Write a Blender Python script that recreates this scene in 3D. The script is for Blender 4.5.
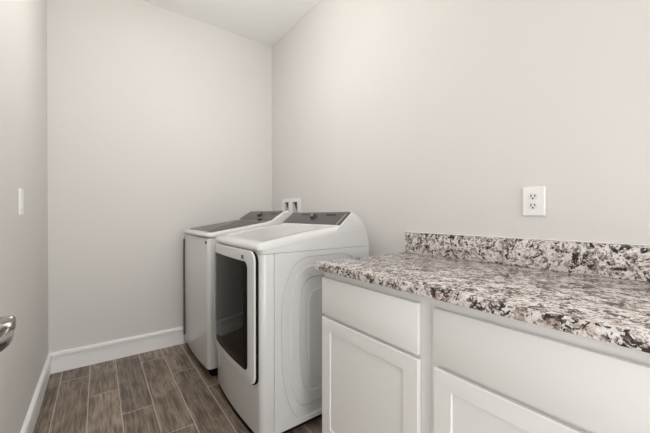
import bpy, bmesh, math, random
from mathutils import Vector, Matrix
C = bpy.context.scene.collection
for o in list(bpy.data.objects): bpy.data.objects.remove(o)
R = math.radians
XL, XR, YB, YF, H = -0.2877, 1.4714, 2.9323, -1.10, 2.896     # room planes
# ------------------------------------------------------------------ camera, world, light, exposure
cd = bpy.data.cameras.new('camera'); cam = bpy.data.objects.new('camera', cd); C.objects.link(cam)
cam.location = (0, 0, 1.1356); cam.rotation_euler = (R(90 - 0.3195), 0, R(-36.4162))
cd.sensor_width = 36; cd.lens = 36 * 307.685 / 650; cd.clip_start = 0.01
bpy.context.scene.camera = cam
W = bpy.data.worlds.new('world'); bpy.context.scene.world = W; W.use_nodes = True
W.node_tree.nodes['Background'].inputs[0].default_value = (1.0, 0.985, 0.97, 1)
W.node_tree.nodes['Background'].inputs[1].default_value = 1.0
vs = bpy.context.scene.view_settings
vs.view_transform = 'Standard'; vs.look = 'None'; vs.gamma = 1; vs.use_curve_mapping = False
vs.exposure = 0.93
LAMP = 14.0            # strength of the ceiling lamp's diffuser
# added frontal fill, shining in through an opening put behind the camera for it
ld = bpy.data.lights.new('hall_fill', 'AREA'); ld.shape = 'RECTANGLE'; ld.size = 2.2; ld.size_y = 2.2
ld.energy = 27; ld.color = (1.0, 0.995, 0.985)
hl = bpy.data.objects.new('hall_fill', ld); C.objects.link(hl)
hl.location = (0.55, YF - 1.0, 1.2); hl.rotation_euler = (R(90), 0, 0)

# ------------------------------------------------------------------ materials
def mat(name, col, rough=0.5, metal=0.0, coat=0.0, spec=0.5):
    m = bpy.data.materials.new(name); m.use_nodes = True
    b = m.node_tree.nodes['Principled BSDF']
    b.inputs['Base Color'].default_value = (*col, 1); b.inputs['Roughness'].default_value = rough
    b.inputs['Metallic'].default_value = metal; b.inputs['Coat Weight'].default_value = coat
    b.inputs['Coat Roughness'].default_value = 0.08
    b.inputs['Specular IOR Level'].default_value = spec
    return m
def nd(m, t, **kw):
    n = m.node_tree.nodes.new(t)
    for k, v in kw.items():
        if k.startswith('i_'):
            n.inputs[k[2:].replace('_', ' ')].default_value = v
        else: setattr(n, k, v)
    return n
def lk(m, a, ao, b, bi): m.node_tree.links.new(a.outputs[ao], b.inputs[bi])
def math_n(m, op, a, b=None, c=None):
    n = m.node_tree.nodes.new('ShaderNodeMath'); n.operation = op
    for i, v in enumerate((a, b, c)):
        if v is None: continue
        if isinstance(v, (int, float)): n.inputs[i].default_value = v
        else: m.node_tree.links.new(v, n.inputs[i])
    return n.outputs[0]
def ramp(m, src, stops, interp='LINEAR'):
    n = m.node_tree.nodes.new('ShaderNodeValToRGB'); n.color_ramp.interpolation = interp
    e = n.color_ramp.elements
    while len(e) < len(stops): e.new(0.5)
    for s, (p, c) in zip(e, stops):
        s.position = p; s.color = (*c, 1) if len(c) == 3 else c
    m.node_tree.links.new(src, n.inputs[0]); return n.outputs[0]
def mix(m, fac, a, b, mode='MIX'):
    n = m.node_tree.nodes.new('ShaderNodeMix'); n.data_type = 'RGBA'; n.blend_type = mode
    for s, v in ((n.inputs[0], fac), (n.inputs[6], a), (n.inputs[7], b)):
        if isinstance(v, (int, float)): s.default_value = v
        elif isinstance(v, tuple): s.default_value = (*v, 1)
        else: m.node_tree.links.new(v, s)
    return n.outputs[2]
def noise(m, vec, scale, detail=4, rough=0.6, dist=0.0):
    n = nd(m, 'ShaderNodeTexNoise'); n.inputs['Scale'].default_value = scale
    n.inputs['Detail'].default_value = detail; n.inputs['Roughness'].default_value = rough
    n.inputs['Distortion'].default_value = dist
    m.node_tree.links.new(vec, n.inputs['Vector']); return n.outputs['Fac']
def bump(m, h, strength=0.1, dist=0.002):
    n = nd(m, 'ShaderNodeBump'); n.inputs['Strength'].default_value = strength; n.inputs['Distance'].default_value = dist
    m.node_tree.links.new(h, n.inputs['Height'])
    m.node_tree.links.new(n.outputs[0], m.node_tree.nodes['Principled BSDF'].inputs['Normal'])
def setc(m, c): m.node_tree.links.new(c, m.node_tree.nodes['Principled BSDF'].inputs['Base Color'])
def objco(m): return nd(m, 'ShaderNodeTexCoord').outputs['Object']

def paint(name, col, rough):
    m = mat(name, col, rough, spec=0.3); v = objco(m)
    bump(m, noise(m, v, 220, 2, 0.5), 0.06, 0.001)
    f = noise(m, v, 1.3, 2, 0.5)
    setc(m, mix(m, f, tuple(c * 0.985 for c in col), tuple(min(1, c * 1.015) for c in col)))
    return m
M_wall = paint('wall_paint', (0.70, 0.682, 0.654), 0.75)
M_ceil = paint('ceiling_paint', (0.90, 0.895, 0.88), 0.85)
M_trim = paint('trim_paint', (0.89, 0.885, 0.875), 0.35)
M_cab = paint('cabinet_paint', (0.82, 0.815, 0.795), 0.33)
M_enamel = paint('white_enamel', (0.68, 0.68, 0.675), 0.14)
M_enamel.node_tree.nodes['Principled BSDF'].inputs['Specular IOR Level'].default_value = 0.5
M_plastic = mat('white_plastic', (0.86, 0.855, 0.84), 0.35)
M_plug = mat('receptacle_plastic', (0.80, 0.795, 0.78), 0.4)
M_dark = mat('dark_slot', (0.03, 0.028, 0.026), 0.6)
M_black = mat('black_rubber', (0.008, 0.008, 0.008), 0.8, spec=0.1)
M_base = mat('dark_base', (0.03, 0.03, 0.03), 0.7)
M_glass = mat('smoked_glass', (0.014, 0.012, 0.010), 0.04)
M_glass.node_tree.nodes['Principled BSDF'].inputs['IOR'].default_value = 1.13
M_console = mat('grey_console', (0.085, 0.083, 0.079), 0.38)
M_lid = mat('smoked_grey_lid', (0.125, 0.116, 0.106), 0.15)
M_lid.node_tree.nodes['Principled BSDF'].inputs['IOR'].default_value = 1.15
M_knob = mat('knob_grey', (0.035, 0.034, 0.033), 0.4)
M_knobcap = mat('knob_cap', (0.30, 0.295, 0.285), 0.3)
M_display = mat('display_glass', (0.010, 0.010, 0.010), 0.5, spec=0.2)
M_badge = mat('dark_badge', (0.03, 0.03, 0.035), 0.3)
M_nickel = mat('satin_nickel', (0.36, 0.335, 0.305), 0.22, metal=1.0)
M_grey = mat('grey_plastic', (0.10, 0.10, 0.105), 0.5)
M_sheen = mat('sheen_grey', (0.32, 0.315, 0.305), 0.35)
M_brass = mat('valve_brass', (0.45, 0.36, 0.2), 0.35, metal=1.0)
M_caulk = mat('white_caulk', (0.86, 0.85, 0.83), 0.5)
M_door = paint('door_paint', (0.83, 0.825, 0.81), 0.4)
M_lampbase = mat('lamp_base', (0.8, 0.8, 0.8), 0.4)
M_glow = mat('lamp_diffuser', (0.9, 0.9, 0.88), 0.5)
_b = M_glow.node_tree.nodes['Principled BSDF']
_b.inputs['Emission Color'].default_value = (1.0, 0.985, 0.965, 1); _b.inputs['Emission Strength'].default_value = LAMP

def granite():
    m = mat('granite', (0.7, 0.65, 0.6), 0.22, spec=0.35); v = objco(m)
    mp = nd(m, 'ShaderNodeMapping'); m.node_tree.links.new(v, mp.inputs[0]); mp.inputs['Rotation'].default_value = (0.4, 0.3, 0.7)
    mp.inputs['Scale'].default_value = (1, 1, 1); v = mp.outputs[0]
    warm = noise(m, v, 20, 5, 0.65, 0.6)
    base = ramp(m, warm, [(0.30, (0.50, 0.41, 0.365)), (0.42, (0.67, 0.595, 0.56)), (0.55, (0.76, 0.72, 0.70)), (0.72, (0.84, 0.83, 0.82))])
    big = noise(m, v, 16, 3, 0.55)
    lean = math_n(m, 'MULTIPLY', math_n(m, 'SUBTRACT', big, 0.5), 0.17)
    g = math_n(m, 'ADD', noise(m, v, 30, 6, 0.70, 0.9), lean)
    gm = ramp(m, g, [(0.49, (0, 0, 0)), (0.545, (1, 1, 1))])
    c = mix(m, math_n(m, 'MULTIPLY', gm, 0.8), base, (0.25, 0.185, 0.15))
    d = math_n(m, 'ADD', noise(m, v, 33, 6, 0.74, 1.1), lean)
    dm = ramp(m, d, [(0.524, (0, 0, 0)), (0.548, (1, 1, 1))])
    c = mix(m, dm, c, (0.036, 0.026, 0.021))
    vo = nd(m, 'ShaderNodeTexVoronoi'); vo.inputs['Scale'].default_value = 150; m.node_tree.links.new(v, vo.inputs['Vector'])
    sp = nd(m, 'ShaderNodeSeparateColor'); m.node_tree.links.new(vo.outputs['Color'], sp.inputs[0])
    c = mix(m, ramp(m, sp.outputs[0], [(0.88, (0, 0, 0)), (0.90, (.8, .8, .8))]), c, (0.13, 0.105, 0.09))
    c = mix(m, ramp(m, sp.outputs[1], [(0.82, (0, 0, 0)), (0.84, (.7, .7, .7))]), c, (0.84, 0.835, 0.82))
    setc(m, c); return m
M_granite = granite()

def plank_tile():
    m = mat('wood_look_tile', (0.2, 0.16, 0.13), 0.38); v = objco(m)
    s = nd(m, 'ShaderNodeSeparateXYZ'); m.node_tree.links.new(v, s.inputs[0]); x, y = s.outputs[0], s.outputs[1]
    PW, PL = 0.1575, 0.97
    u = math_n(m, 'DIVIDE', math_n(m, 'ADD', x, 0.2095 + PW * 8), PW)
    row = math_n(m, 'FLOOR', u); fu = math_n(m, 'SUBTRACT', u, row)
    w = math_n(m, 'DIVIDE', math_n(m, 'ADD', math_n(m, 'ADD', y, -2.735 + PL * 6), math_n(m, 'MULTIPLY', math_n(m, 'SUBTRACT', row, 8), 0.3235)), PL)
    col = math_n(m, 'FLOOR', w); fw = math_n(m, 'SUBTRACT', w, col)
    eu = math_n(m, 'MULTIPLY', math_n(m, 'MINIMUM', fu, math_n(m, 'SUBTRACT', 1.0, fu)), PW)
    ew = math_n(m, 'MULTIPLY', math_n(m, 'MINIMUM', fw, math_n(m, 'SUBTRACT', 1.0, fw)), PL)
    e = math_n(m, 'MINIMUM', eu, ew)
    gr = ramp(m, e, [(0.0015, (1, 1, 1)), (0.0025, (0, 0, 0))])
    idv = nd(m, 'ShaderNodeCombineXYZ'); m.node_tree.links.new(row, idv.inputs[0]); m.node_tree.links.new(col, idv.inputs[1])
    wn = nd(m, 'ShaderNodeTexWhiteNoise'); wn.noise_dimensions = '2D'; m.node_tree.links.new(idv.outputs[0], wn.inputs['Vector'])
    rnd = wn.outputs['Value']
    gv = nd(m, 'ShaderNodeCombineXYZ')                              # grain runs along the plank, each plank its own
    m.node_tree.links.new(math_n(m, 'MULTIPLY', x, 1.0), gv.inputs[0])
    m.node_tree.links.new(math_n(m, 'MULTIPLY', y, 0.055), gv.inputs[1])
    m.node_tree.links.new(math_n(m, 'MULTIPLY', rnd, 37.0), gv.inputs[2])
    n1 = noise(m, gv.outputs[0], 44, 5, 0.66, 0.8)
    n2 = noise(m, gv.outputs[0], 120, 4, 0.7, 0.3)
    gv2 = nd(m, 'ShaderNodeCombineXYZ')
    m.node_tree.links.new(x, gv2.inputs[0]); m.node_tree.links.new(math_n(m, 'MULTIPLY', y, 0.5), gv2.inputs[1]); m.node_tree.links.new(math_n(m, 'MULTIPLY', rnd, 19.0), gv2.inputs[2])
    n3 = noise(m, gv2.outputs[0], 9, 4, 0.6, 1.0)
    t = math_n(m, 'ADD', math_n(m, 'MULTIPLY', n1, 0.38), math_n(m, 'ADD', math_n(m, 'MULTIPLY', n2, 0.34), math_n(m, 'MULTIPLY', n3, 0.28)))
    wood = ramp(m, t, [(0.37, (0.055, 0.037, 0.025)), (0.46, (0.170, 0.124, 0.090)), (0.52, (0.275, 0.214, 0.165)), (0.62, (0.46, 0.38, 0.31))])
    k = math_n(m, 'ADD', 0.70, math_n(m, 'MULTIPLY', rnd, 0.40))
    kc = nd(m, 'ShaderNodeCombineColor')
    for i in range(3): m.node_tree.links.new(k, kc.inputs[i])
    wood = mix(m, 1.0, wood, kc.outputs[0], 'MULTIPLY')
    setc(m, mix(m, gr, wood, (0.60, 0.53, 0.46)))
    hh = math_n(m, 'SUBTRACT', math_n(m, 'MULTIPLY', n2, 0.25), gr)
    bump(m, hh, 0.35, 0.002)
    return m
M_floor = plank_tile()

# ------------------------------------------------------------------ helpers
def empty(name, loc, label, cat, group=None):
    o = bpy.data.objects.new(name, None); C.objects.link(o); o.location = loc; o.empty_display_size = 0.1
    o['label'] = label; o['category'] = cat
    if group: o['group'] = group
    return o
def build(name, bm, m, parent=None, smooth=False, label=None, cat=None, kind=None, angle=35):
    """link the mesh (built in room coordinates) as one object; a child keeps its place under its parent"""
    bmesh.ops.recalc_face_normals(bm, faces=bm.faces[:])
    me = bpy.data.meshes.new(name)
    off = Vector((0, 0, 0)); p = parent
    while p: off += p.location; p = p.parent
    if parent is None:                                              # origin at the base of the thing
        xs = [v.co for v in bm.verts]
        off = Vector(((min(v.x for v in xs) + max(v.x for v in xs)) / 2, (min(v.y for v in xs) + max(v.y for v in xs)) / 2, min(v.z for v in xs)))
        if kind == 'structure': off = Vector((0, 0, 0))
    for v in bm.verts: v.co -= off
    bm.to_mesh(me); bm.free()
    o = bpy.data.objects.new(name, me); C.objects.link(o); me.materials.append(m)
    if parent: o.parent = parent
    else: o.location = off
    if smooth:
        for f in me.polygons: f.use_smooth = True
        me.set_sharp_from_angle(angle=R(angle))
    if label: o['label'] = label
    if cat: o['category'] = cat
    if kind: o['kind'] = kind
    return o
def bevel(bm, w, seg=2, angle=30):
    es = [e for e in bm.edges if len(e.link_faces) == 2 and e.calc_face_angle(0) > R(angle)]
    bmesh.ops.bevel(bm, geom=es, offset=w, segments=seg, affect='EDGES', profile=0.5, clamp_overlap=True)
def box(x0, x1, y0, y1, z0, z1, bm=None, bv=0, seg=2):
    b = bmesh.new(); bmesh.ops.create_cube(b, size=1)
    for v in b.verts:
        v.co = Vector((x0 + (v.co.x + .5) * (x1 - x0), y0 + (v.co.y + .5) * (y1 - y0), z0 + (v.co.z + .5) * (z1 - z0)))
    if bv: bevel(b, bv, seg)
    if bm is None: return b
    join(bm, b); return bm
def join(bm, b):
    me = bpy.data.meshes.new('tmp'); b.to_mesh(me); b.free(); bm.from_mesh(me); bpy.data.meshes.remove(me)
def loft(rows, caps=True, bm=None, closed=True):
    b = bm or bmesh.new(); V = [[b.verts.new(p) for p in r] for r in rows]; n = len(rows[0])
    for a, c in zip(V, V[1:]):
        for i in range(n if closed else n - 1):
            b.faces.new((a[i], a[(i + 1) % n], c[(i + 1) % n], c[i]))
    if caps: b.faces.new(V[0][::-1]); b.faces.new(V[-1])
    return b
def lathe(profile, origin, axis, n=24, bm=None):
    """profile of (radius, distance along axis)"""
    ax = Vector(axis).normalized(); u = ax.orthogonal().normalized(); w = ax.cross(u); o = Vector(origin)
    rows = [[o + ax * d + (u * math.cos(t) + w * math.sin(t)) * r for t in (2 * math.pi * k / n for k in range(n))] for r, d in profile]
    return loft(rows, True, bm)
def rr(a0, a1, b0, b1, r, d=0.0, nc=6, ne=8):
    """rounded rectangle outline in (a, b), inset by d, with points along its sides"""
    a0 += d; a1 -= d; b0 += d; b1 -= d; r = max(r - d, 0.0005); P = []
    for cx, cy, s in ((a1 - r, b1 - r, 0), (a0 + r, b1 - r, 90), (a0 + r, b0 + r, 180), (a1 - r, b0 + r, 270)):
        arc = [(cx + r * math.cos(R(s + 90 * k / nc)), cy + r * math.sin(R(s + 90 * k / nc))) for k in range(nc + 1)]
        if P:
            p, q = P[-1], arc[0]
            P += [(p[0] + (q[0] - p[0]) * k / ne, p[1] + (q[1] - p[1]) * k / ne) for k in range(1, ne)]
        P += arc
    p, q = P[-1], P[0]
    P += [(p[0] + (q[0] - p[0]) * k / ne, p[1] + (q[1] - p[1]) * k / ne) for k in range(1, ne)]
    return P
def wall(name, axis, c0, c1, a0, a1, z0, z1, holes, m):
    """wall slab between planes c0..c1 on the axis, with rectangular holes (a0,a1,z0,z1)"""
    As = sorted({a0, a1, *[h[i] for h in holes for i in (0, 1)]}); Zs = sorted({z0, z1, *[h[i] for h in holes for i in (2, 3)]})
    solid = lambda i, j: 0 <= i < len(As) - 1 and 0 <= j < len(Zs) - 1 and not any(h[0] <= As[i] < h[1] and h[2] <= Zs[j] < h[3] for h in holes)
    bm = bmesh.new(); cache = {}
    def V(c, a, z):
        k = (c, a, z)
        if k not in cache: cache[k] = bm.verts.new((c, a, z) if axis == 'x' else (a, c, z))
        return cache[k]
    for i in range(len(As) - 1):
        for j in range(len(Zs) - 1):
            if not solid(i, j): continue
            A, B, Z, Y = As[i], As[i + 1], Zs[j], Zs[j + 1]
            for c in (c0, c1): bm.faces.new([V(c, A, Z), V(c, B, Z), V(c, B, Y), V(c, A, Y)])
            for di, dj, e in ((-1, 0, ((A, Z), (A, Y))), (1, 0, ((B, Z), (B, Y))), (0, -1, ((A, Z), (B, Z))), (0, 1, ((A, Y), (B, Y)))):
                if not solid(i + di, j + dj):
                    (p, q), (r, s) = e; bm.faces.new([V(c0, p, q), V(c0, r, s), V(c1, r, s), V(c1, p, q)])
    return build(name, bm, m, kind='structure')

# ------------------------------------------------------------------ the room
T = 0.12
build('floor', box(XL - T, XR + T, YF - T, YB + T, -0.08, 0), M_floor, kind='structure')
build('ceiling', box(XL - T, XR + T, YF - T, YB + T, H, H + 0.08), M_ceil, kind='structure')
BOX_Y0, BOX_Y1, BOX_Z0, BOX_Z1 = 2.392, 2.668, 1.078, 1.262        # hole for the washer supply box
wall('wall_right', 'x', XR, XR + T, YF - T, YB + T, 0, H, [(BOX_Y0, BOX_Y1, BOX_Z0, BOX_Z1)], M_wall)
wall('wall_left', 'x', XL - T, XL, YF - T, YB + T, 0, H, [(-0.80, 0.02, 0, 2.05)], M_wall)
wall('wall_back', 'y', YB, YB + T, XL, XR, 0, H, [], M_wall)
wall('wall_front', 'y', YF - T, YF, XL, XR, 0, H, [(-0.12, 1.22, 0, 2.15)], M_wall)
BBP = [(0, 0), (.012, 0), (.012, .0965), (.008, .097), (.008, .0995), (.0145, .100), (.0150, .1125), (.0145, .1155), (.007, .116), (.007, .1195), (.018, .120), (.019, .123), (.0185, .138), (.0135, .145), (.004, .149), (0, .149)]
def baseboard(name, side, a0, a1, m0=0, m1=0):
    """along the wall from a0 to a1; m0 / m1 = 1 mitre that end into the corner"""
    rows = []
    for a, s in ((a0, m0), (a1, -m1)):
        row = []
        for d, z in BBP:
            t = a + s * d
            row.append({'left': (XL + d, t, z), 'right': (XR - d, t, z), 'back': (t, YB - d, z), 'front': (t, YF + d, z)}[side])
        rows.append(row)
    build(name, loft(rows), M_trim, kind='structure')
baseboard('baseboard_left', 'left', 0.10, YB, 0, 1)
baseboard('baseboard_back', 'back', XL, XR, 1, 1)
baseboard('baseboard_right', 'right', 1.18, YB, 0, 1)
# casing of the doorway in the left wall, and the door folded back flat against the wall
bm = bmesh.new()
box(XL, XL + .016, 0.02, 0.085, 0, 2.115, bm, .004); box(XL, XL + .016, -0.865, -0.80, 0, 2.115, bm, .004); box(XL, XL + .016, -0.80, 0.02, 2.05, 2.115, bm, .004)
build('trim_1', bm, M_trim, kind='structure')
DX0, DX1 = -0.226, -0.191
dr = build('door_1', box(DX0, DX1, 0.055, 0.798, 0.012, 2.04, bv=.002), M_door, kind='structure')
dr['label'] = 'white door folded back against the left wall'
bm = bmesh.new()
LY, LZ = 0.700, 0.960
lathe([(.031, 0), (.032, .002), (.032, .006), (.029, .009), (.014, .010)], (DX1, LY, LZ), (1, 0, 0), 32, bm)     # rose
lathe([(.0125, 0.008), (.0120, .050), (.0128, .061), (.0130, .0765), (.0122, .080), (.0100, .082)], (DX1, LY, LZ), (1, 0, 0), 28, bm)   # neck with rounded cap
path = [(-.119, LY + .002, LZ - .010), (-.1155, LY - .020, LZ - .0135), (-.114, LY - .045, LZ - .0135), (-.115, LY - .075, LZ - .010), (-.123, LY - .105, LZ - .005), (-.124, LY - .125, LZ - .003)]
rows = []
for i, p in enumerate(path):
    ra, rb = [(.0085, .008), (.0085, .0095), (.0085, .010), (.008, .010), (.007, .009), (.004, .006)][i]
    rows.append([Vector(p) + Vector((ra * math.cos(t), 0, rb * math.sin(t))) for t in (2 * math.pi * k / 20 for k in range(20))])
loft(rows, True, bm)
build('door_handle', bm, M_nickel, dr, True, label='satin nickel lever handle at the left edge of the photo', angle=50)
bm = bmesh.new()
for z in (.25, 1.02, 1.80):
    lathe([(.006, 0), (.006, .09)], (-.236, .047, z), (0, 0, 1), 12, bm)
build('hinge', bm, M_nickel, dr, True)

# ------------------------------------------------------------------ ceiling lamp of the room
lamp = empty('ceiling_light', (0.45, 1.66, H), 'white bowl lamp hanging from the laundry ceiling', 'ceiling light')
build('lamp_base', lathe([(.07, 0), (.07, .02), (.06, .03), (.012, .035), (.012, .28), (.06, .285)], (0.45, 1.66, H), (0, 0, -1), 40), M_lampbase, lamp, True)
build('lamp_diffuser', lathe([(.06, .285), (.125, .295), (.165, .32), (.175, .35), (.165, .38), (.13, .405), (.08, .42), (.005, .425)], (0.45, 1.66, H), (0, 0, -1), 40), M_glow, lamp, True)

# ------------------------------------------------------------------ washer and dryer
def superbow(y, y0, y1, xe, xa):                                    # front line of an appliance: gently bowed
    t = (y - (y0 + y1) / 2) / ((y1 - y0) / 2); t = max(-1, min(1, t))
    return xe + (xa - xe) * (1 - t * t)
def footprint(y0, y1, xe, xa, xback, rc=0.03, n=20, d=0.0):
    """plan outline of the front part, corners rounded, from back-near to back-far"""
    P = [(xback, y0 + d)]
    f = lambda y: superbow(y, y0, y1, xe, xa) + d
    for k in range(7):
        t = R(90 * k / 6); P.append((f(y0 + rc) + (rc - d) * (1 - math.sin(t)) , y0 + rc - (rc - d) * math.cos(t)))
    for k in range(1, n): 
        y = y0 + rc + (y1 - y0 - 2 * rc) * k / n; P.append((f(y), y))
    for k in range(7):
        t = R(90 * k / 6); P.append((f(y1 - rc) + (rc - d) * (1 - math.cos(t)), y1 - rc + (rc - d) * math.sin(t)))
    P.append((xback, y1 - d)); return P
def prism(P, z0, z1, r=0.0):
    def sh(d):                                                      # outline shrunk towards its centre for rounded rims
        cx = sum(p[0] for p in P) / len(P); cy = (P[0][1] + P[-1][1]) / 2
        return [(min(p[0] + d, P[0][0]), p[1] + (d if p[1] < cy else -d) * min(1, abs(p[1] - cy) / .3)) for p in P]
    if r:
        lv = [(sh(r), z0), (sh(r * .3), z0 + r * .3), (P, z0 + r), (P, z1 - r), (sh(r * .3), z1 - r * .3), (sh(r), z1)]
    else: lv = [(P, z0), (P, z1)]
    return loft([[(x, y, z) for x, y in Q] for Q, z in lv])
def slab(outline, bow, off0, off1, r, rings=5):
    """plate with a bowed face. outline(d) -> (y, z) points inset by d; from off0 (back) to off1 (front) ahead of the bow line"""
    rows = []
    for d, o in ((0, off0), (0, off1 + r * (-1 if off1 < 0 else 1) * -1 if False else off1 + r), (r * .3, off1 + r * .3), (r, off1)):
        rows.append([(bow(y) + o, y, z) for y, z in outline(d)])
    L = outline(r); cy = sum(p[0] for p in L) / len(L); cz = sum(p[1] for p in L) / len(L)
    for k in range(1, rings):
        s = 1 - k / rings
        rows.append([(bow(cy + (y - cy) * s) + off1, cy + (y - cy) * s, cz + (z - cz) * s) for y, z in L])
    return loft(rows)
def top_cover(y0, y1, xe, xa, front, rear, rim, deck_inset):
    """top of the appliance: rim, sloping deck, raised console hump at the back; profile lofted across the width.
    front: (offset from the bow line, z), rear: (x, z), rim: (distance from the side, drop) of the rounded sides"""
    st = [(y0 + d, ins) for d, ins in rim]
    for d in (.040, .046): st.append((y0 + d, 0))
    n = 14
    for k in range(1, n): st.append((y0 + .05 + (y1 - y0 - .10) * k / n, 0))
    for d in (.046, .040): st.append((y1 - d, 0))
    st += [(y1 - d, ins) for d, ins in reversed(rim)]
    rows = []; last = len(front) - 1
    for y, ins in st:
        bx = superbow(y, y0, y1, xe, xa); e = min(y - y0, y1 - y)
        if e < .03: bx += .03 - math.sqrt(max(0, .03 ** 2 - (.03 - e) ** 2))
        deck = deck_inset if e >= .0455 else 0
        row = []
        for i, (dx, z) in enumerate(front):
            f = min(1, i / 4)
            row.append((bx + dx, y, max(front[min(i, 2)][1], z - ins * f) - (deck if i == last else 0)))
        for i, (x, z) in enumerate(rear):
            k = len(rear) - 1 - i
            q = ins if i < 2 else ins * .4
            row.append((x - (q * .8 if i > len(rear) * .55 and k > 0 else 0), y, z - (q if k > 1 else 0) - (deck if i < 2 else 0)))
        rows.append(row)
    return loft(rows)
def console(name, parent, y0, y1, m, A, B, rad):
    """grey control panel lying on the console slope"""
    A = Vector((A[0], 0, A[1])); B = Vector((B[0], 0, B[1])); u = (B - A); n = Vector((-u.z, 0, u.x)).normalized()
    L = u.length
    def P(y, t, h): q = A + u * (t / L) + n * h; return (q.x, y, q.z)
    def out(d): return rr(y0, y1, 0, L + .002, rad, d, 5, 6)
    rows = [[P(y, t, -.006) for y, t in out(0)], [P(y, t, .002) for y, t in out(0)], [P(y, t, .004) for y, t in out(.002)], [P(y, t, .005) for y, t in out(.008)]]
    build(name, loft(rows), m, parent, True)
    return P, n
def foot_set(parent, y0, y1, ztop):
    for x in (.70, 1.28):
        for y in (y0 + .07, y1 - .07):
            build('foot', lathe([(.022, 0), (.024, .004), (.024, .012), (.010, .014), (.010, ztop)], (x, y, 0), (0, 0, 1), 16), M_black, parent, True)
def knob(parent, P, n, y, t):
    c = Vector(P(y, t, .004))
    k = build('knob', lathe([(.027, 0), (.027, .004), (.0225, .006), (.021, .020), (.019, .0225), (.004, .023)], c, n, 28), M_knob, parent, True)
    u = n.cross(Vector((0, 1, 0))).normalized(); w = n.cross(u)
    b = bmesh.new(); d = (u * .75 + w * .66).normalized(); e = n.cross(d)
    base = c + n * .0225
    rows = []
    for s, h in ((-.020, .004), (.020, .004)):
        rows.append([base + d * s + e * q + n * hh for q, hh in ((-.0045, 0), (.0045, 0), (.0035, .008), (-.0035, .008))])
    loft(rows, True, b); build('knob_grip', b, M_knobcap, k)
def panel_rect(name, parent, P, y0, y1, t0, t1, h, m):
    b = loft([[P(y, t, .003) for y, t in rr(y0, y1, t0, t1, .003, 0, 3, 1)], [P(y, t, h) for y, t in rr(y0, y1, t0, t1, .003, 0, 3, 1)]])
    return build(name, b, m, parent)

# --- dryer
DY0, DY1, XBK = 1.372, 2.058, 1.352
DE, DA, DZ = .630, .612, .943
dry = empty('dryer', ((DE + XBK) / 2, (DY0 + DY1) / 2, 0), 'white front-loading clothes dryer with a dark glass door, beside the cabinets', 'dryer')
build('front_panel', prism(footprint(DY0, DY1, DE, DA, .699), .046, DZ, .004), M_enamel, dry, True)
bm = bmesh.new()                                                     # cabinet with the nested embossed rings on its near side
def catmull(P, n):
    Q = []; N = len(P)
    for i in range(N):
        p0, p1, p2, p3 = (Vector(P[(i + k - 1) % N]) for k in range(4))
        for k in range(n):
            t = k / n
            Q.append(0.5 * ((2 * p1) + (p2 - p0) * t + (2 * p0 - 5 * p1 + 4 * p2 - p3) * t * t + (3 * p1 - p0 - 3 * p2 + p3) * t ** 3))
    return Q
def ring(L, xm=1.026):
    """closed ring from its left half, mirrored"""
    Rr = [(2 * xm - x, z) for x, z in reversed(L)]
    mid = lambda a, b: [((a[0] * (1 - t) + b[0] * t), a[1] * (1 - t) + b[1] * t) for t in (.25, .5, .75)]
    return catmull(L + mid(L[-1], Rr[0]) + Rr + mid(Rr[-1], L[0]), 5)
xa_, xb_ = .7015, XBK
rings = [ring([(.905, .915), (.850, .897), (.807, .864), (.763, .772), (.742, .66), (.740, .48), (.750, .30), (.782, .165), (.832, .078), (.885, .060)]),
         ring([(.925, .868), (.882, .858), (.835, .818), (.808, .74), (.796, .65), (.794, .467), (.797, .30), (.815, .20), (.852, .134), (.90, .119)]),
         ring([(.955, .808), (.918, .802), (.880, .778), (.858, .72), (.850, .64), (.849, .453), (.855, .33), (.866, .25), (.892, .203), (.94, .187)]),
         ring([(.965, .738), (.935, .731), (.913, .705), (.903, .665), (.901, .60), (.902, .44), (.903, .36), (.912, .295), (.937, .252), (.98, .238)])]
rows = []
n0 = len(rings[0]); cx, cz = (xa_ + xb_) / 2, .49
outer = []
for p in rings[0]:
    d = Vector((p[0] - cx, p[1] - cz)); s = min(((xb_ - cx) / abs(d.x)) if abs(d.x) > 1e-6 else 9, ((DZ - cz) / d.y if d.y > 0 else (.038 - cz) / d.y) if abs(d.y) > 1e-6 else 9)
    outer.append((cx + d.x * s, cz + d.y * s))
for X, Z in ((xa_, DZ), (xb_, DZ), (xa_, .038), (xb_, .038)):
    i = min(range(n0), key=lambda i: (outer[i][0] - X) ** 2 + (outer[i][1] - Z) ** 2); outer[i] = (X, Z)
rows.append([(x, DY1 - .002, z) for x, z in outer]); rows.append([(x, DY0 + .001, z) for x, z in outer])
prev = 0
sgn = [1, -1, 1, -1]; level = 0
for k, rg in enumerate(rings):
    ctr = Vector((cx, cz))
    def shrink(w): return [(p[0] + (ctr.x - p[0]) * w / max(.05, (Vector(p) - ctr).length), p[1] + (ctr.y - p[1]) * w / max(.05, (Vector(p) - ctr).length)) for p in rg]
    nl = level + .006 * sgn[k]
    for w, l in ((-.001, level), (.001, level + (nl - level) * .15), (.006, level + (nl - level) * .85), (.008, nl)):
        rows.append([(x, DY0 + .001 + l, z) for x, z in shrink(w)])
    level = nl
loft(rows, True, bm)
build('cabinet_shell', bm, M_enamel, dry, True, angle=14)
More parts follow.
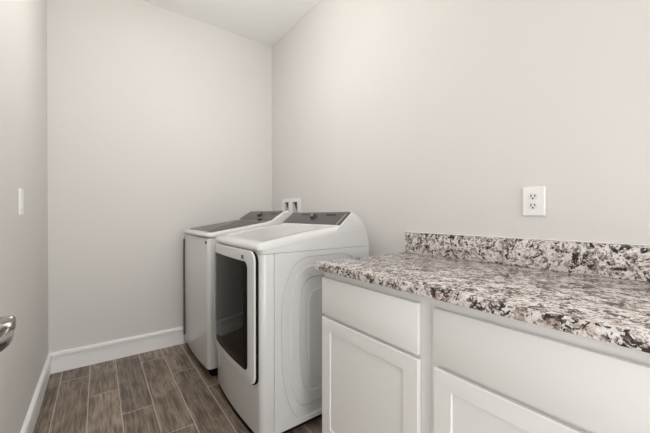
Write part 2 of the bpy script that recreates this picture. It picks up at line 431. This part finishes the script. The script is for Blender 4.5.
build('top_cover', top_cover(DY0, DY1, DE, DA,
      [(.000, .945), (.000, .962), (-.002, .9635), (-.0125, .9645), (-.015, .971), (-.013, .981), (-.004, .990), (.018, .998), (.048, 1.003), (.058, 1.005)],
      [(.880, 1.040), (1.095, 1.066), (1.116, 1.0755), (1.130, 1.0845), (1.150, 1.102), (1.180, 1.128), (1.198, 1.144), (1.210, 1.1515), (1.224, 1.1545), (1.245, 1.150), (1.275, 1.132), (1.305, 1.102), (1.330, 1.060), (1.347, 1.010), (XBK, .975), (XBK, .945)],
      [(0, .026), (.005, .016), (.012, .008), (.021, .0025), (.032, 0)], .003), M_enamel, dry, True, angle=50)
bow = lambda y: superbow(y, DY0, DY1, DE, DA)
OY0, OY1, OZ0, OZ1 = 1.400, 2.030, .295, .9575
gk = build('door_gasket', slab(lambda d: rr(OY0 - .004, OY1, OZ0 - .004, OZ1 - .004, .05, d), bow, .002, -.0125, .002), M_black, dry, True)
dd = build('door', slab(lambda d: rr(OY0, OY1, OZ0, OZ1, .05, d), bow, -.0125, -.0225, .004), M_enamel, dry, True, label='white framed door with a smoked glass pane')
build('door_glass', slab(lambda d: rr(1.466, 2.005, .348, .900, .035, d), bow, -.019, -.0238, .0012), M_glass, dd, True, label='dark smoked glass')
build('badge', box(bow(1.52) - .0255, bow(1.52) - .021, 1.508, 1.534, .910, .930, bv=.001), M_badge, dd)
P, n = console('control_panel', dry, DY0 + .007, DY1 - .010, M_console, (1.118, 1.0745), (1.207, 1.149), .008)
knob(dry, P, n, 1.700, .062)
panel_rect('display', dry, P, 1.490, 1.585, .082, .094, .0058, M_display)
panel_rect('display', dry, P, 1.790, 1.880, .086, .094, .0058, M_display)
bm = prism(footprint(DY0, DY1, DE, DA, .697, d=.007), .016, .050)
build('shadow_plinth', box(.699, 1.32, DY0 + .012, DY1 - .012, .016, .040, bm), M_black, dry)  # black base, also standing in for the shadow under the dryer
panel_rect('sheen_strip', dry, P, DY0 + .024, DY0 + .036, .004, .100, .0054, M_sheen)  # lighter grey put in for the reflection on the panel's bevelled end
foot_set(dry, DY0, DY1, .045)

# --- washer
WY0, WY1 = 2.166, 2.872
WE, WA, WZ = .604, .586, .978
wsh = empty('washing_machine', ((WE + XBK) / 2, (WY0 + WY1) / 2, 0), 'white top-loading washing machine with a smoked grey lid, in the far corner', 'washing machine')
build('front_panel', prism(footprint(WY0, WY1, WE, WA, .690), .065, WZ - .003, .010), M_enamel, wsh, True)
build('cabinet_shell', box(.6925, XBK, WY0 + .001, WY1 - .001, .040, WZ, bv=.006), M_enamel, wsh, True)
build('shadow_plinth', box(.635, 1.30, WY0 + .02, WY1 - .02, .012, .067), M_black, wsh)  # black base that also fills in the dark shade below the washer
build('top_cover', top_cover(WY0, WY1, WE, WA,
      [(.010, .979), (-.004, .980), (-.009, .985), (-.011, .992), (-.009, 1.000), (-.002, 1.0055), (.012, 1.009), (.030, 1.0105), (.044, 1.0120), (.052, 1.0135)],
      [(.880, 1.051), (1.070, 1.0825), (1.088, 1.0875), (1.102, 1.097), (1.134, 1.118), (1.165, 1.138), (1.193, 1.156), (1.211, 1.165), (1.230, 1.169), (1.248, 1.167), (1.276, 1.152), (1.305, 1.120), (1.330, 1.075), (1.347, 1.020), (XBK, .995), (XBK, .979)],
      [(0, .016), (.004, .008), (.009, .003), (.016, .0005), (.026, 0)], .0), M_enamel, wsh, True, angle=50)
# lid: a flat smoked plate lying on the sloping deck
Zd = lambda x: 1.0135 + (x - .655) * (.0825 - .0135) / (1.070 - .655)
lo = lambda d: rr(WY0 + .040, WY1 - .010, .640, 1.082, .03, d, 5, 6)
lid = build('lid', loft([[(x, y, Zd(x) - .004) for y, x in lo(0)], [(x, y, Zd(x) + .004) for y, x in lo(0)], [(x, y, Zd(x) + .006) for y, x in lo(.003)]]), M_lid, wsh, True, label='smoked grey glass lid')
build('lid_catch', box(1.070, 1.092, 2.36, 2.40, 1.084, 1.101, bv=.004), M_black, wsh, True)
P, n = console('control_panel', wsh, WY0 + .030, WY1 - .008, M_console, (1.092, 1.0925), (1.208, 1.1645), .022)
knob(wsh, P, n, 2.50, .062)
panel_rect('display', wsh, P, 2.25, 2.35, .082, .094, .0058, M_display)
build('shade_strip', box(.594, .614, WY1 - .016, WY1 + .006, .10, .930, bv=.003), M_grey, wsh)  # added dark strip standing in for the line of shade at the corner
wb = lambda y: superbow(y, WY0, WY1, WE, WA)
build('badge', box(wb(2.205) - .003, wb(2.205) + .004, 2.190, 2.220, .934, .953, bv=.001), M_badge, wsh)
foot_set(wsh, WY0, WY1, .06)

# ------------------------------------------------------------------ base cabinets
FX, DXF = .856, .837                                                # face-frame plane, front of doors and drawers
CT = .879                                                           # underside of the granite
def base_cabinet(y0, y1, label, door_spans, drw, mid_rail_z):
    c = empty('base_cabinet', ((FX + XR) / 2, (y0 + y1) / 2, 0), label, 'cabinet', 'white base cabinets under the granite')
    bm = bmesh.new(); t = .018; xb = XR - .003
    box(FX + .019, xb, y0, y0 + t, .10, CT, bm); box(FX + .019, xb, y1 - t, y1, .10, CT, bm)
    box(FX + .019, xb, y0 + t, y1 - t, .10, .118, bm); box(xb - .006, xb, y0 + t, y1 - t, .118, CT, bm)
    build('carcass', bm, M_cab, c)
    bm = bmesh.new(); s = .042
    box(FX, FX + .019, y0, y0 + s, .10, CT, bm, .0008, 1); box(FX, FX + .019, y1 - s, y1, .10, CT, bm, .0008, 1)
    for z0, z1 in ((.10, .135), (.640, .695), (.834, CT)): box(FX, FX + .019, y0 + s, y1 - s, z0, z1, bm)
    build('face_frame', bm, M_cab, c)
    build('toe_kick', box(FX + .075, FX + .09, y0 + .001, y1 - .001, 0, .10), M_cab, c)
    build('drawer_front', box(DXF, FX - .001, drw[0], drw[1], .677, .8465, bv=.0035), M_cab, c, True)
    for a, b in door_spans:
        z0, z1, sw, rw = .112, .663, .060, .054
        def ringp(d, x): return [(x, a + d[0], z0 + d[1]), (x, b - d[0], z0 + d[1]), (x, b - d[0], z1 - d[1]), (x, a + d[0], z1 - d[1])]
        rows = [ringp((0, 0), FX - .001), ringp((0, 0), DXF + .0035), ringp((.001, .001), DXF + .001), ringp((.0035, .0035), DXF), ringp((sw, rw), DXF), ringp((sw + .001, rw + .001), DXF + .001), ringp((sw + .002, rw + .002), DXF + .006)]
        build('door', loft(rows), M_cab, c)
    return c
base_cabinet(.590, 1.165, 'narrow white base cabinet with one drawer above a panelled door, nearest the dryer', [(.625, 1.160)], (.625, 1.160), .67)
base_cabinet(-.325, .589, 'wide white base cabinet with a long drawer front, farther from the dryer', [(-.304, .131), (.134, .569)], (-.304, .569), .67)
# granite top and upstand
bm = box(.8185, XR - .001, -.345, 1.193, CT, .914); bevel(bm, .003, 2)
build('countertop', bm, M_granite, None, True, 'speckled cream, grey and brown granite countertop on the white cabinets', 'countertop')
bs = empty('backsplash', (XR - .011, .414, .914), 'low upright strip of speckled granite against the right wall', 'backsplash')
build('granite_strip', box(XR - .021, XR - .001, -.345, 1.173, .9142, 1.0325, bv=.002), M_granite, bs, True)
build('caulk_bead', box(XR - .007, XR - .0005, -.345, 1.173, 1.0325, 1.0375, bv=.002), M_caulk, bs, True, label='white caulk along the top edge')

# ------------------------------------------------------------------ outlet on the right wall
oc = (.5185, 1.192)
ot = empty('electrical_outlet', (XR, oc[0], oc[1] - .061), 'white double electrical outlet on the right wall above the granite', 'electrical outlet')
def plate(y0, y1, z0, z1, x, t, r, d): 
    return loft([[(x, y, z) for y, z in rr(y0, y1, z0, z1, r, 0, 4, 1)], [(x - t * .4, y, z) for y, z in rr(y0, y1, z0, z1, r, 0, 4, 1)], [(x - t, y, z) for y, z in rr(y0, y1, z0, z1, r, d, 4, 1)]])
build('cover_plate', plate(oc[0] - .0415, oc[0] + .0415, oc[1] - .061, oc[1] + .061, XR, .009, .005, .003), M_plastic, ot)
for dz in (.0195, -.0195):
    z = oc[1] + dz
    rc = build('receptacle', loft([[(XR - .008, y, q) for y, q in rr(oc[0] - .0172, oc[0] + .0172, z - .0142, z + .0142, .012, 0, 5, 1)], [(XR - .0108, y, q) for y, q in rr(oc[0] - .0172, oc[0] + .0172, z - .0142, z + .0142, .012, 0, 5, 1)], [(XR - .0112, y, q) for y, q in rr(oc[0] - .0172, oc[0] + .0172, z - .0142, z + .0142, .012, .0006, 5, 1)]]), M_plug, ot)
    bm = bmesh.new()
    for s, hh in ((1, .0058), (-1, .0050)):
        box(XR - .0116, XR - .0105, oc[0] + s * .0068 - .0018, oc[0] + s * .0068 + .0018, z + .0035 - hh, z + .0035 + hh, bm)
    lathe([(.0034, 0), (.0034, .0012)], (XR - .0105, oc[0], z - .0075), (-1, 0, 0), 12, bm)
    build('slots', bm, M_dark, rc)
build('screw', lathe([(.003, 0), (.003, .001), (.002, .0016)], (XR - .0088, oc[0], oc[1]), (-1, 0, 0), 14), M_plug, ot)

# ------------------------------------------------------------------ switch on the left wall
sy, sz = 1.975, 1.194
sw = empty('light_switch', (XL, sy, sz - .06), 'white light switch plate on the left wall, seen almost edge on', 'light switch')
bm = loft([[(XL, y, z) for y, z in rr(sy - .037, sy + .037, sz - .0615, sz + .0615, .005, 0, 4, 1)], [(XL + .003, y, z) for y, z in rr(sy - .037, sy + .037, sz - .0615, sz + .0615, .005, 0, 4, 1)], [(XL + .0065, y, z) for y, z in rr(sy - .037, sy + .037, sz - .0615, sz + .0615, .005, .003, 4, 1)]])
build('switch_plate', bm, M_plastic, sw)
bm = loft([[(XL + .006, sy + a, sz + b) for a, b in ((-.0165, -.033), (.0165, -.033), (.0165, .033), (-.0165, .033))], [(XL + .0075, sy + a, sz + b) for a, b in ((-.0165, -.033), (.0165, -.033), (.0165, .033), (-.0165, .033))]])
build('rocker_frame', bm, M_plug, sw)
pr_ = [(.0076, -.031), (.0105, -.031), (.0082, 0), (.0078, .031), (.0070, .031)]
build('rocker', loft([[(XL + d, sy + a, sz + z) for d, z in pr_] for a in (-.015, .015)]), M_plastic, sw)
for dz in (-.048, .048): build('screw', lathe([(.003, 0), (.003, .0012)], (XL + .006, sy, sz + dz), (1, 0, 0), 12), M_plug, sw)

# ------------------------------------------------------------------ washer supply box in the right wall
wbx = empty('washer_outlet_box', (XR, 2.53, BOX_Z0), 'white recessed water supply box with two openings in the wall above the machines', 'supply box')
FY0, FY1, FZ0, FZ1 = 2.362, 2.698, 1.045, 1.290
ops = [(2.412, 2.502), (2.572, 2.655)]; OZA, OZB = 1.085, 1.256
f = wall('frame', 'x', XR - .008, XR - .0002, FY0, FY1, FZ0, FZ1, [(a, b, OZA, OZB) for a, b in ops], M_plastic)
del f['kind']; f.parent = wbx; f.location = -wbx.location
for a, b in ops:
    bm = bmesh.new(); q = .0005; xd = lambda z: XR + (.010 if z > 1.2 else .085)
    Pn = [(a + q, OZA + q), (b - q, OZA + q), (b - q, OZB - q), (a + q, OZB - q)]
    Po = [(a - .003, OZA - .003), (b + .003, OZA - .003), (b + .003, OZB + .003), (a - .003, OZB + .003)]
    Vi0 = [bm.verts.new((XR - .001, y, z)) for y, z in Pn]; Vi1 = [bm.verts.new((xd(z), y, z)) for y, z in Pn]
    Vo0 = [bm.verts.new((XR - .001, y, z)) for y, z in Po]; Vo1 = [bm.verts.new((xd(z) + .002, y, z)) for y, z in Po]
    for k in range(4):
        j = (k + 1) % 4
        bm.faces.new((Vi0[k], Vi0[j], Vi1[j], Vi1[k])); bm.faces.new((Vo0[k], Vo0[j], Vo1[j], Vo1[k])); bm.faces.new((Vi0[k], Vi0[j], Vo0[j], Vo0[k]))
    bm.faces.new(Vi1); bm.faces.new(Vo1)
    build('back_plate', loft([[(xd(z) - e, y, z) for y, z in ((a + .001, OZA + .001), (b - .001, OZA + .001), (b - .001, OZB - .001), (a + .001, OZB - .001))] for e in (.0005, .003)]), M_grey, wbx)
    build('recess', bm, M_plastic, wbx)
    v = build('valve', lathe([(.010, 0), (.010, .03), (.007, .032), (.007, .045), (.012, .047), (.012, .06)], (XR + .030, (a + b) / 2, OZA + .001), (0, 0, 1), 14), M_brass, wbx, True)
